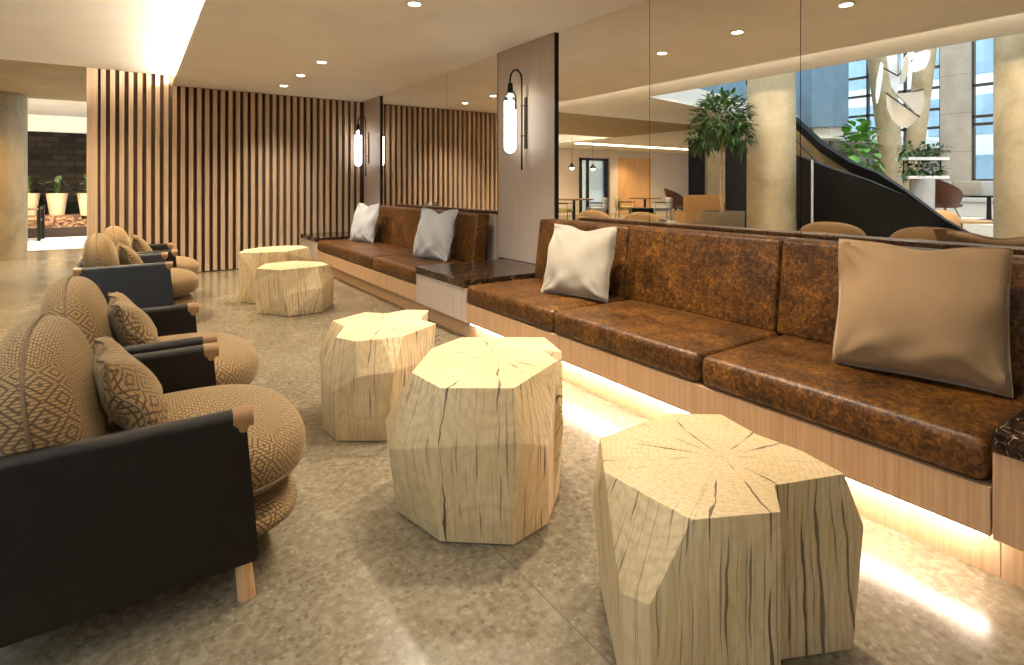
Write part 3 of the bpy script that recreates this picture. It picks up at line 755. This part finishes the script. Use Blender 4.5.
bm = bmesh.new(); sheet(bm, [p + Vector((0, 0, .012)) for p in ft], [p - Vector((0, 0, .15)) for p in ft], .12); finish('top_rail', bm, 'dark_stair', st, 40)
hr = [p.lerp(q, .25) for p, q in zip(ft, nt)]
finish('handrail', T([Vector((p.x, p.y, f.z - .32)) for p, f in zip(hr[3:8], ft[3:8])], .02, 8), 'bronze_metal', st, 60)
tb = bmesh.new()
for k in range(1, len(near) - 1):
    for s in range(2):
        t0, t1 = s / 2, (s + 1) / 2
        a0, a1 = nt[k].lerp(nt[k + 1], t0), nt[k].lerp(nt[k + 1], t1); b0, b1 = ft[k].lerp(ft[k + 1], t0), ft[k].lerp(ft[k + 1], t1)
        zz = max(.05, min(a0.z, b0.z) - .75)
        q = [(a0.x, a0.y), (a1.x, a1.y), (b1.x, b1.y), (b0.x, b0.y)]; prism(tb, q, max(.003, zz - .18), zz)
finish('steps', tb, 'bronze_panel', st)
tp = bmesh.new(); tube(tp, [at(811, 160, 8.55) + Vector((.06, -.05, 0)), Vector((*(at(811, 160, 8.55) + Vector((.06, -.05, 0))).xy, .01))], .018, 8); finish('steel_post', tp, 'planter_grey', st, 60)

# hanging volume above the stairs
hv = empty('hanging_volume', (*lob(824, 12), 2.2), 'blue grey faceted concrete volume hanging above the staircase', 'hanging volume')
cx, cy = lob(823, 12.2); poly = [(cx + .52 * math.cos(t), cy + .52 * math.sin(t)) for t in [PI / 8 + .35 + PI / 4 * k for k in range(8)]]
finish('shell', P(poly, 2.42, 6.2), 'blue_concrete', hv)
finish('soffit_ring', P([(cx + (a - cx) * .8, cy + (b - cy) * .8) for a, b in poly], 2.18, 2.42), 'white_paint', hv)

# terrace, window wall
struct('floor_terrace', B((-12.6, 2.0, .001), (-8.6, 7.6, .36)), 'white_paint')
XW = -12.6
wl = B((XW - .25, -3, 0), (XW, lob(972, 14.8)[1] - 1.55, 6.5))
struct('wall_window', wl, 'panel_concrete')
yA = lob(997, 14.7)[1]; yB = lob(970, 14.9)[1]; yC = lob(935, 15.3)[1]; yD = 9.0
struct('wall_window_panel', B((XW - .25, yB, .36), (XW + .1, yC, 6.5)), 'panel_concrete')
def window(name, y0, y1, z0, z1, bars, muls):
    f = bmesh.new(); t = .05
    for a, b in ((y0, y0 + t), (y1 - t, y1)): box(f, (XW - .12, a, z0), (XW, b, z1))
    for a, b in ((z0, z0 + t), (z1 - t, z1)): box(f, (XW - .12, y0, a), (XW, y1, b))
    for z in bars: box(f, (XW - .12, y0, z - .035), (XW, y1, z + .035))
    for y in muls: box(f, (XW - .12, y - .03, z0), (XW, y + .03, z1))
    o = struct(name, f, 'bronze_metal'); finish('pane', B((XW - .07, y0 + t, z0 + t), (XW - .06, y1 - t, z1 - t)), 'clear_glass', o)
    return o
window('window_1', yA - .6, yB, 1.3, 6.5, [hz(123, 14.6), hz(115, 14.6), hz(83, 14.6)], [])
window('window_2', yC, 10.5, .4, 6.5, [hz(152, 17), hz(132, 17), hz(115, 17), hz(95, 17), hz(76, 17)], [yC + .9, yC + 1.9, yC + 3.0])
struct('wall_lobby', B((-22, 17.0, 0), (-6, 17.2, ZU)), 'pale_panel')
struct('wall_lobby_side', B((-22.2, 9.0, 0), (-22, 17.2, ZU)), 'pale_panel')
# building across the street
fac = empty('office_building', (-24, 7, 0), 'pale office block outside the tall lobby windows', 'building')
finish('facade', B((-30, -6, -1), (-24.05, 24, 16)), 'facade_white', fac)
for k in range(5):
    for j in range(6):
        y = -3 + j * 3.6; z = .8 + k * 2.6
        finish('window', B((-24.06, y, z), (-24.0, y + 2.5, z + 1.7), .02, 1), 'office_glass' if 'office_glass' in MAT else plain('office_glass', (.30, .44, .56), .15, .2, 1), fac)

# hanging mobile of pale plates
mo = empty('hanging_mobile', (*lob(905, 10.5), 2.6), 'hanging mobile of pale half disc plates reflected in the large mirror', 'sculpture')
def plate(pts, d, tilt, mat):
    c = [Vector((*lob(px, d + tilt * (px - 905) / 30), hz(py, d))) for px, py in pts]
    m = sum(c, Vector()) / len(c); nn = (c[0] - m).cross(c[len(c) // 3] - m).normalized() * .012
    bm = bmesh.new(); a = [bm.verts.new(p + nn) for p in c]; b = [bm.verts.new(p - nn) for p in c]; n = len(c)
    for k in range(n): bm.faces.new((a[k], a[(k + 1) % n], b[(k + 1) % n], b[k]))
    bm.faces.new(a); bm.faces.new(b[::-1]); return finish('plate', bm, mat, mo)
plate([(905, 62), (915, 52), (927, 47), (930, 48), (929, 57), (925, 66), (916, 71), (907, 72)], 10.4, .3, 'sculpture_white')
plate([(889, 74), (887, 60), (889, 49), (893, 49), (898, 58), (900, 70), (899, 84), (896, 95), (891, 88)], 10.6, .2, 'sculpture_white')
plate([(902, 70), (904, 59), (907, 54), (908, 62), (907, 74), (904, 82), (901, 85)], 10.0, .2, 'sculpture_beige')
plate([(886, 93), (919, 117), (914, 124), (907, 128), (899, 126), (892, 119), (887, 107)], 10.6, -.3, 'sculpture_beige')
plate([(896, 95), (923, 89), (924, 98), (922, 108), (919, 116), (906, 104)], 10.3, .4, 'sculpture_beige')
plate([(881, 64), (883, 66), (882, 80), (879, 98), (877, 105), (876, 98), (877, 82)], 10.2, .2, 'sculpture_white')
for a, b in (((880, 66), (898, 76)), ((886, 93), (920, 117)), ((898, 96), (923, 89)), ((898, 76), (912, 60))): finish('rod', T([Vector((*lob(a[0], 10.45), hz(a[1], 10.45))), Vector((*lob(b[0], 10.45), hz(b[1], 10.45)))], .012, 6), 'black_metal', mo, 60)
finish('wire', T([Vector((*lob(898, 10.45), hz(76, 10.45))), Vector((*lob(898, 10.45), 6.4))], .006, 6), 'black_metal', mo, 60)

# plants of the lobby
def crown(bm, c, r, n, ln, wd, rr, droop=.4, hollow=.3):
    for k in range(n):
        a = rr.uniform(0, 2 * PI); z = rr.uniform(-1, 1); q = math.sqrt(1 - z * z); rad = rr.uniform(hollow, 1) ** .6
        d = Vector((q * math.cos(a), q * math.sin(a), z)); p = Vector(c) + Vector((d.x * r[0], d.y * r[1], d.z * r[2])) * rad
        leaf(bm, p, d + Vector((rr.uniform(-.8, .8), rr.uniform(-.8, .8), rr.uniform(-.5, .4))), Vector((0, 0, 1)), ln * rr.uniform(.7, 1.2), wd * rr.uniform(.8, 1.2), droop)
x, y = lob(722, 9.0)
tr = empty('potted_tree', (x, y, 0), 'slender potted tree with dark glossy leaves reflected in the mirror', 'tree')
finish('pot', L([(.27, 0), (.33, .4), (.345, .72), (.345, .76), (.31, .76), (.305, .68), (.001, .68)], (x, y, .002), 32), 'pot_brown', tr, 40)
finish('trunk', T([(x, y, .66), (x + .02, y + .01, 1.2), (x - .01, y, 1.75)], [.028, .024, .02], 10), 'trunk_bark', tr, 60)
bb = bmesh.new()
for dx, dy, z in ((.25, .1, 2.4), (-.28, -.1, 2.35), (.05, -.2, 2.5), (-.1, .25, 2.3), (.32, -.2, 2.1), (-.3, .2, 2.05)): tube(bb, [(x - .01, y, 1.7), (x + dx * .5, y + dy * .5, 1.7 + (z - 1.7) * .6), (x + dx, y + dy, z)], [.015, .011, .006], 6)
finish('branch', bb, 'trunk_bark', tr, 60)
rr = random.Random(4); lb = bmesh.new()
crown(lb, (x, y, 2.28), (.44, .44, .40), 820, .17, .06, rr, .22); crown(lb, (x - .32, y - .1, 1.98), (.22, .22, .2), 110, .16, .045, rr, .5); crown(lb, (x + .25, y + .2, 1.92), (.24, .24, .18), 110, .16, .045, rr, .5)
finish('foliage', lb, 'leaf_green', tr, 80)
x, y = lob(858, 10.6)
fg = empty('fig_plant', (x, y, 0), 'bright green broad leafed fig reflected above the staircase', 'plant')
finish('pot', L([(.2, 0), (.26, .5), (.24, .5), (.23, .45), (.001, .45)], (x, y, .002), 28), 'planter_grey', fg, 40)
finish('trunk', T([(x, y, .44), (x + .02, y, 1.6), (x, y, 2.3)], [.03, .022, .012], 8), 'trunk_bark', fg, 60)
lb = bmesh.new(); crown(lb, (x, y, 1.75), (.30, .30, .72), 130, .30, .20, rr, .35, .2); finish('foliage', lb, 'leaf_bright', fg, 80)
x, y = lob(922, 11.4)
ps = empty('plant_stand', (x, y, 0), 'white tiered stand of leafy plants reflected beside the leaning columns', 'plant stand')
ang = math.atan2(-.563, -.826)
def rbox(bm, c, half, z0, z1, a):
    prism(bm, [(c[0] + i * half[0] * math.cos(a) - j * half[1] * math.sin(a), c[1] + i * half[0] * math.sin(a) + j * half[1] * math.cos(a)) for i, j in ((-1, -1), (1, -1), (1, 1), (-1, 1))], z0, z1)
for py in (157.5, 176): bm = bmesh.new(); rbox(bm, (x, y), (.41, .2), hz(py, 11.4) - .06, hz(py, 11.4), ang); finish('shelf', bm, 'sculpture_white', ps)
finish('pedestal', L([(.20, 0), (.22, 1.32)], (x, y, .002), 28), 'planter_grey', ps, 40)
for i in (-.38, .38): p = (x + i * math.cos(ang), y + i * math.sin(ang)); finish('upright', T([(*p, hz(176, 11.4)), (*p, hz(157.5, 11.4) - .05)], .012, 6), 'black_metal', ps)
lb = bmesh.new()
for i in (-.32, -.1, .1, .32):
    for z in (hz(151, 11.4), hz(170, 11.4)): crown(lb, (x + i * math.cos(ang), y + i * math.sin(ang), z), (.16, .16, .15), 45, .14, .07, rr, .4, .1)
finish('foliage', lb, 'leaf_green', ps, 80)

# window seat, shell chairs, tables
x, y = lob(972, 14.2)
ws = empty('window_seat', (-12.2, yB, .36), 'grey upholstered window seat reflected under the tall window', 'bench')
finish('base', B((-12.45, yA - 1, .362), (-11.85, yC, .74), .02, 2), 'planter_grey', ws)
finish('seat', B((-12.45, yA - 1, .742), (-11.80, yC, .86), .03, 3), 'grey_fabric', ws, 50)
finish('backrest', B((-12.48, yA - 1, .862), (-12.30, yC, 1.30), .04, 3), 'grey_fabric', ws, 50)
bm, seam = pillow_bm(.62, .46, .16, 31, .03, 20)
o = finish('throw_pillow', bm, 'velvet_cream', None, 60); o.location = (-12.16, lob(956, 14.3)[1], .862); o.rotation_euler = (0, -.18, PI)
tag(o, 'cream pillow on the window seat, reflected in the large mirror', 'pillow')
def shell_chair(x, y, z, a, sc, mat, label):
    e = empty('shell_chair', (x, y, z), label, 'armchair', 'leather shell chairs of the lobby')
    bm = bmesh.new(); rings = []
    for k in range(11):
        t = k / 10; row = []
        for q in range(21):
            ph = -2.15 + 4.3 * q / 20; hgt = .30 + .44 * max(0, math.cos(ph / 2.15 * PI / 2)) ** .8 if True else 0
            zz = .34 + hgt * t; r = .22 + .13 * t ** .7
            row.append(Vector((-r * math.cos(ph) * 1.02 - .10 * t * max(0, math.cos(ph)), r * math.sin(ph), zz)))
        rings.append(row)
    vi = [[bm.verts.new(p) for p in r] for r in rings]; vo = [[bm.verts.new(p + Vector((-.028 if p.x < 0 else 0, .028 * (1 if p.y > 0 else -1) if abs(p.y) > .1 else 0, 0))) for p in r] for r in rings]
    for V in (vi, vo):
        for a_, b_ in zip(V, V[1:]):
            for q in range(20): bm.faces.new((a_[q], a_[q + 1], b_[q + 1], b_[q]))
    for q in range(20): bm.faces.new((vi[-1][q], vi[-1][q + 1], vo[-1][q + 1], vo[-1][q])); bm.faces.new((vi[0][q], vi[0][q + 1], vo[0][q + 1], vo[0][q]))
    for q in (0, 20):
        for k in range(10): bm.faces.new((vi[k][q], vi[k + 1][q], vo[k + 1][q], vo[k][q]))
    parts = [finish('shell', bm, mat, None, 70)]
    sb_ = bmesh.new(); cushion(sb_, (.06, 0, .40), (.56, .50, .13), 3, 2.4, 10); parts.append(finish('seat', sb_, mat, None, 80))
    for s in (-1, 1):
        for sx in (-1, 1): parts.append(finish('leg', T([(sx * .12, s * .14, .36), (sx * .24, s * .24, .001)], [.016, .011], 8), 'table_walnut', None, 60))
    for p in parts: p.parent = e; p.location = (0, 0, 0)
    e.rotation_euler.z = a; e.scale = (sc, sc, sc)
shell_chair(*lob(945, 12.6), .361, ang, .92, 'red_leather', 'brown leather shell chair reflected near the window seat')
shell_chair(*lob(677, 20.5), 0, ang, 1.0, 'red_leather', 'red brown shell chair reflected by the pale far wall')
def low_table(px, d, z, top, r, label, mat, leg='black_metal'):
    x, y = lob(px, d); e = empty('table', (x, y, z), label, 'table')
    finish('table_top', L([(r, 0), (r, .04), (.001, .041)], (x, y, z + top - .04), 32), mat, e, 40)
    finish('pedestal', L([(.24, 0), (.24, .02), (.05, .05), (.04, top - .045)], (x, y, z + .002), 20), leg, e, 40)
low_table(989, 12.9, .361, .58, .36, 'dark round coffee table reflected before the window seat', 'black_metal')
low_table(960, 10.6, 0, .52, .52, 'low pale wood table reflected in front of the terrace', 'wood_orange', 'wood_orange')
x, y = lob(938, 10.2)
bm = bmesh.new(); cushion(bm, (x, y, .37), (.62, .62, .72), 3, 3, 10); tag(finish('pouf', bm, 'orange_fabric', None, 80), 'orange upholstered pouf reflected beside the foot of the staircase', 'pouf')
low_table(574, 17.6, 0, .76, .62, 'dark dining table reflected beside the wood pilaster', 'table_walnut')
low_table(645, 19.0, 0, .76, .55, 'dark dining table reflected against the orange wall', 'table_walnut')
def dining_chair(px, d, a, mat, label):
    x, y = lob(px, d); e = empty('dining_chair', (x, y, 0), label, 'chair', 'upholstered dining chairs of the lobby')
    parts = [finish('seat', B((-.26, -.27, .38), (.27, .27, .50), .03, 3), mat, None, 50), finish('backrest', B((-.30, -.27, .46), (-.20, .27, .80), .03, 3), mat, None, 50)]
    for sx in (-.24, .24):
        for sy in (-.24, .24): parts.append(finish('leg', T([(sx, sy, .40), (sx * 1.1, sy * 1.1, .001)], .011, 8), 'black_metal', None, 60))
    for sy in (-.28, .28): parts.append(finish('armrest', T([(-.26, sy, .45), (-.28, sy, .64), (.26, sy, .64), (.24, sy, .42)], .010, 8), 'black_metal', None, 60))
    for p in parts: p.parent = e
    e.rotation_euler.z = a
dining_chair(562, 16.6, ang + .4, 'olive_fabric', 'olive dining chair reflected at the edge of the wood pilaster')
dining_chair(597, 17.2, ang + PI, 'grey_fabric', 'grey dining chair reflected right of the first dining table')
dining_chair(625, 18.2, ang, 'olive_fabric', 'olive grey dining chair reflected left of the second dining table')
dining_chair(661, 17.6, ang + PI, 'grey_fabric', 'pale grey dining chair reflected right of the second dining table')
x, y = lob(641, 16.8); bm = bmesh.new(); rbox(bm, (x, y), (.32, .25), .18, .50, ang); bx = empty('low_cabinet', (x, y, 0), 'black low cabinet on legs reflected between the dining chairs', 'cabinet'); finish('body', bm, 'black_metal', bx)
for i in (-.28, .28):
    for j in (-.2, .2): finish('leg', T([(x + i * math.cos(ang) - j * math.sin(ang), y + i * math.sin(ang) + j * math.cos(ang), z) for z in (.19, .002)], .012, 8), 'black_metal', bx)
x, y = lob(689, 15.0); ft_ = empty('frame_table', (x, y, 0), 'black open framed side table reflected beside the orange sofa', 'table')
bm = bmesh.new(); rbox(bm, (x, y), (.30, .28), .56, .60, ang); finish('table_top', bm, 'black_metal', ft_)
bm = bmesh.new(); rbox(bm, (x, y), (.30, .28), .14, .17, ang); finish('shelf', bm, 'black_metal', ft_)
for i in (-.28, .28):
    for j in (-.26, .26): bm = bmesh.new(); rbox(bm, (x + i * math.cos(ang) - j * math.sin(ang), y + i * math.sin(ang) + j * math.cos(ang)), (.018, .018), .002, .56, ang); finish('leg', bm, 'black_metal', ft_)
# orange sofa
x, y = lob(709, 13.0); so = empty('sofa', (x, y, 0), 'orange upholstered sofa reflected behind the potted tree', 'sofa')
def loc(i, j): return (x + i * math.cos(ang) - j * math.sin(ang), y + i * math.sin(ang) + j * math.cos(ang))
for nm, c, hf, z0, z1 in (('seat', (0, 0), (.55, .42), .12, .52), ('backrest', (.05, -.42), (.50, .12), .12, .95), ('armrest', (.55, -.05), (.09, .45), .10, .78), ('armrest', (-.58, -.05), (.09, .45), .10, .58)):
    bm = bmesh.new(); rbox(bm, loc(*c), hf, z0, z1, ang); bmesh.ops.bevel(bm, geom=list(bm.edges), offset=.05, segments=3, profile=.5, affect='EDGES'); finish(nm, bm, 'orange_fabric', so, 50)
for c in ((-.5, -.4), (-.5, .36), (.5, -.4), (.5, .36)): finish('leg', T([(*loc(*c), .13), (*loc(*c), .002)], .02, 8), 'table_walnut', so)
# curtain
bm = bmesh.new(); (xa, ya), (xb, yb) = lob(690, 17.2), lob(704, 17.0); tp_ = []
for k in range(41):
    t = k / 40; w = .06 * math.sin(t * 40); tp_.append(Vector((xa + (xb - xa) * t + w * .6, ya + (yb - ya) * t + w, ZU - .01)))
sheet(bm, tp_, [Vector((p.x, p.y, .01)) for p in tp_], .02); tag(finish('curtain', bm, 'curtain_black', None, 60), 'black floor length curtain reflected beside the slim column', 'curtain')
# pendants
for px, py, d, lbp in ((572, 168, 17.4, 'black pendant lamp reflected above the dining table'), (593, 169, 17.8, 'black pendant lamp reflected in front of the glazed door')):
    x, y = lob(px, d); z = hz(py, d); e = empty('pendant_lamp', (x, y, z), lbp, 'pendant lamp', 'pendant lamps of the lobby')
    finish('cord', T([(x, y, z + .1), (x, y, ZU)], .008, 6), 'black_metal', e)
    finish('lamp_shade', L([(.03, .16), (.05, .12), (.11, .02), (.10, .01)], (x, y, z), 20), 'black_metal', e, 40)
    finish('bulb', L([(.001, -.05), (.05, -.03), (.06, 0), (.04, .02)], (x, y, z), 16), 'bulb_glow', e, 50)
# glazed door and orange wall panel on the far lobby wall
def wx(px): u = (px - 512) / 556; return 2 * XM - (S_ + C_ * u) / (C_ - S_ * u) * 16.95
x1, x0 = wx(580), wx(608)
f = bmesh.new()
for a, b in ((x0, x0 + .14), (x1 - .1, x1), ((x0 + x1) / 2 + .3, (x0 + x1) / 2 + .42)): box(f, (a, 16.93, .002), (b, 16.998, 2.3))
box(f, (x0, 16.93, 2.2), (x1, 16.998, 2.3)); d1 = struct('door_1', f, 'black_metal')
finish('pane', B((x0 + .1, 16.96, .02), (x1 - .08, 16.975, 2.2)), 'clear_glass', d1); finish('glow_board', B((x0 + .08, 16.985, .02), (x1 - .06, 16.997, 2.22)), 'door_glow', d1)  # glow put into a thin board behind the door glass
struct('wall_niche', B((wx(650), 16.9, .002), (wx(617), 16.999, 2.36)), 'wood_orange')
struct('wall_niche_side', B((wx(617), 16.90, .002), (wx(609), 16.998, 2.36)), 'pale_panel')
# cove line of the lobby ceiling
lv = finish('lobby_cove_light', B((-14.5, 14.4, ZU - .03), (-6.5, 14.6, ZU - .005)), 'led_lobby'); tag(lv, 'warm light line on the lobby ceiling reflected above the dining tables', 'cove light')
# upper storey beyond the opening
struct('wall_upper', B((-13, 9.2, 3.0), (-.5, 9.4, 6.5)), 'blue_concrete')

# ------------------------------------------------------------------ added fill spots without fixtures, daylight
def area(name, loc, rot, sx, sy, e, col):
    l = bpy.data.lights.new(name, 'AREA'); l.shape = 'RECTANGLE'; l.size = sx; l.size_y = sy; l.energy = e; l.color = col
    o = bpy.data.objects.new(name, l); COL.objects.link(o); o.location = loc; o.rotation_euler = rot; return o
def spot(loc, e, size=2.2, col=(1, .78, .50)):
    l = bpy.data.lights.new('fill_spot', 'SPOT'); l.energy = e; l.color = col; l.spot_size = size; l.spot_blend = 1; l.shadow_soft_size = .08
    o = bpy.data.objects.new('fill_spot', l); COL.objects.link(o); o.location = loc
for p, k in (((-.35, 3.6), 40), ((-.35, 5.6), 110), ((-.4, 7.4), 170)): spot((p[0], p[1], ZU - .03), k)  # added to raise bounce off the left floor
for p in ((-1.25, 10.7), (-2.9, 10.8)): spot((p[0], p[1], ZU - .03), 130, 2.2, (1, .66, .32))  # added warm spots to light the far column
for p in ((-1.3, 14.5), (-1.6, 15.6), (-3, 15)): spot((p[0], p[1], 2.85), 150, 2.6, (1, .9, .72))  # added to brighten the far end past the slats
for p in ((-6.3, 13.0), (-8.2, 12.0), (-8.6, 14.6), (-10.5, 13.4), (-12.5, 15.3), (-11, 16), (-7.5, 15.5), (-14, 14)): spot((p[0], p[1], ZU - .05), 120)  # added fill over the lobby dining end
sl = bpy.data.lights.new('bounce_sun', 'SUN'); sl.energy = 1.05; sl.angle = .09; sl.color = (1, .93, .82)  # added sun, bounces off the unseen atrium floor to lift the ceiling
su = bpy.data.objects.new('bounce_sun', sl); COL.objects.link(su); su.rotation_euler = Vector((-.45, .12, -.85)).to_track_quat('-Z', 'Y').to_euler()
w = bpy.data.worlds.new('world'); scene.world = w; w.use_nodes = True; nt_ = w.node_tree; nt_.nodes.clear()
wo = nt_.nodes.new('ShaderNodeOutputWorld'); bg = nt_.nodes.new('ShaderNodeBackground'); nt_.links.new(bg.outputs[0], wo.inputs[0])
bg.inputs[0].default_value = (.68, .84, 1.0, 1); bg.inputs[1].default_value = 1.25

scene.view_settings.view_transform = 'Standard'; scene.view_settings.look = 'None'; scene.view_settings.gamma = 1; scene.view_settings.exposure = 1.22
scene.view_settings.use_curve_mapping = False
cy_ = scene.cycles
cy_.use_denoising = True
cy_.max_bounces = 10; cy_.diffuse_bounces = 5; cy_.glossy_bounces = 6; cy_.transmission_bounces = 6; cy_.transparent_max_bounces = 8
cy_.sample_clamp_indirect = 6; cy_.blur_glossy = .6
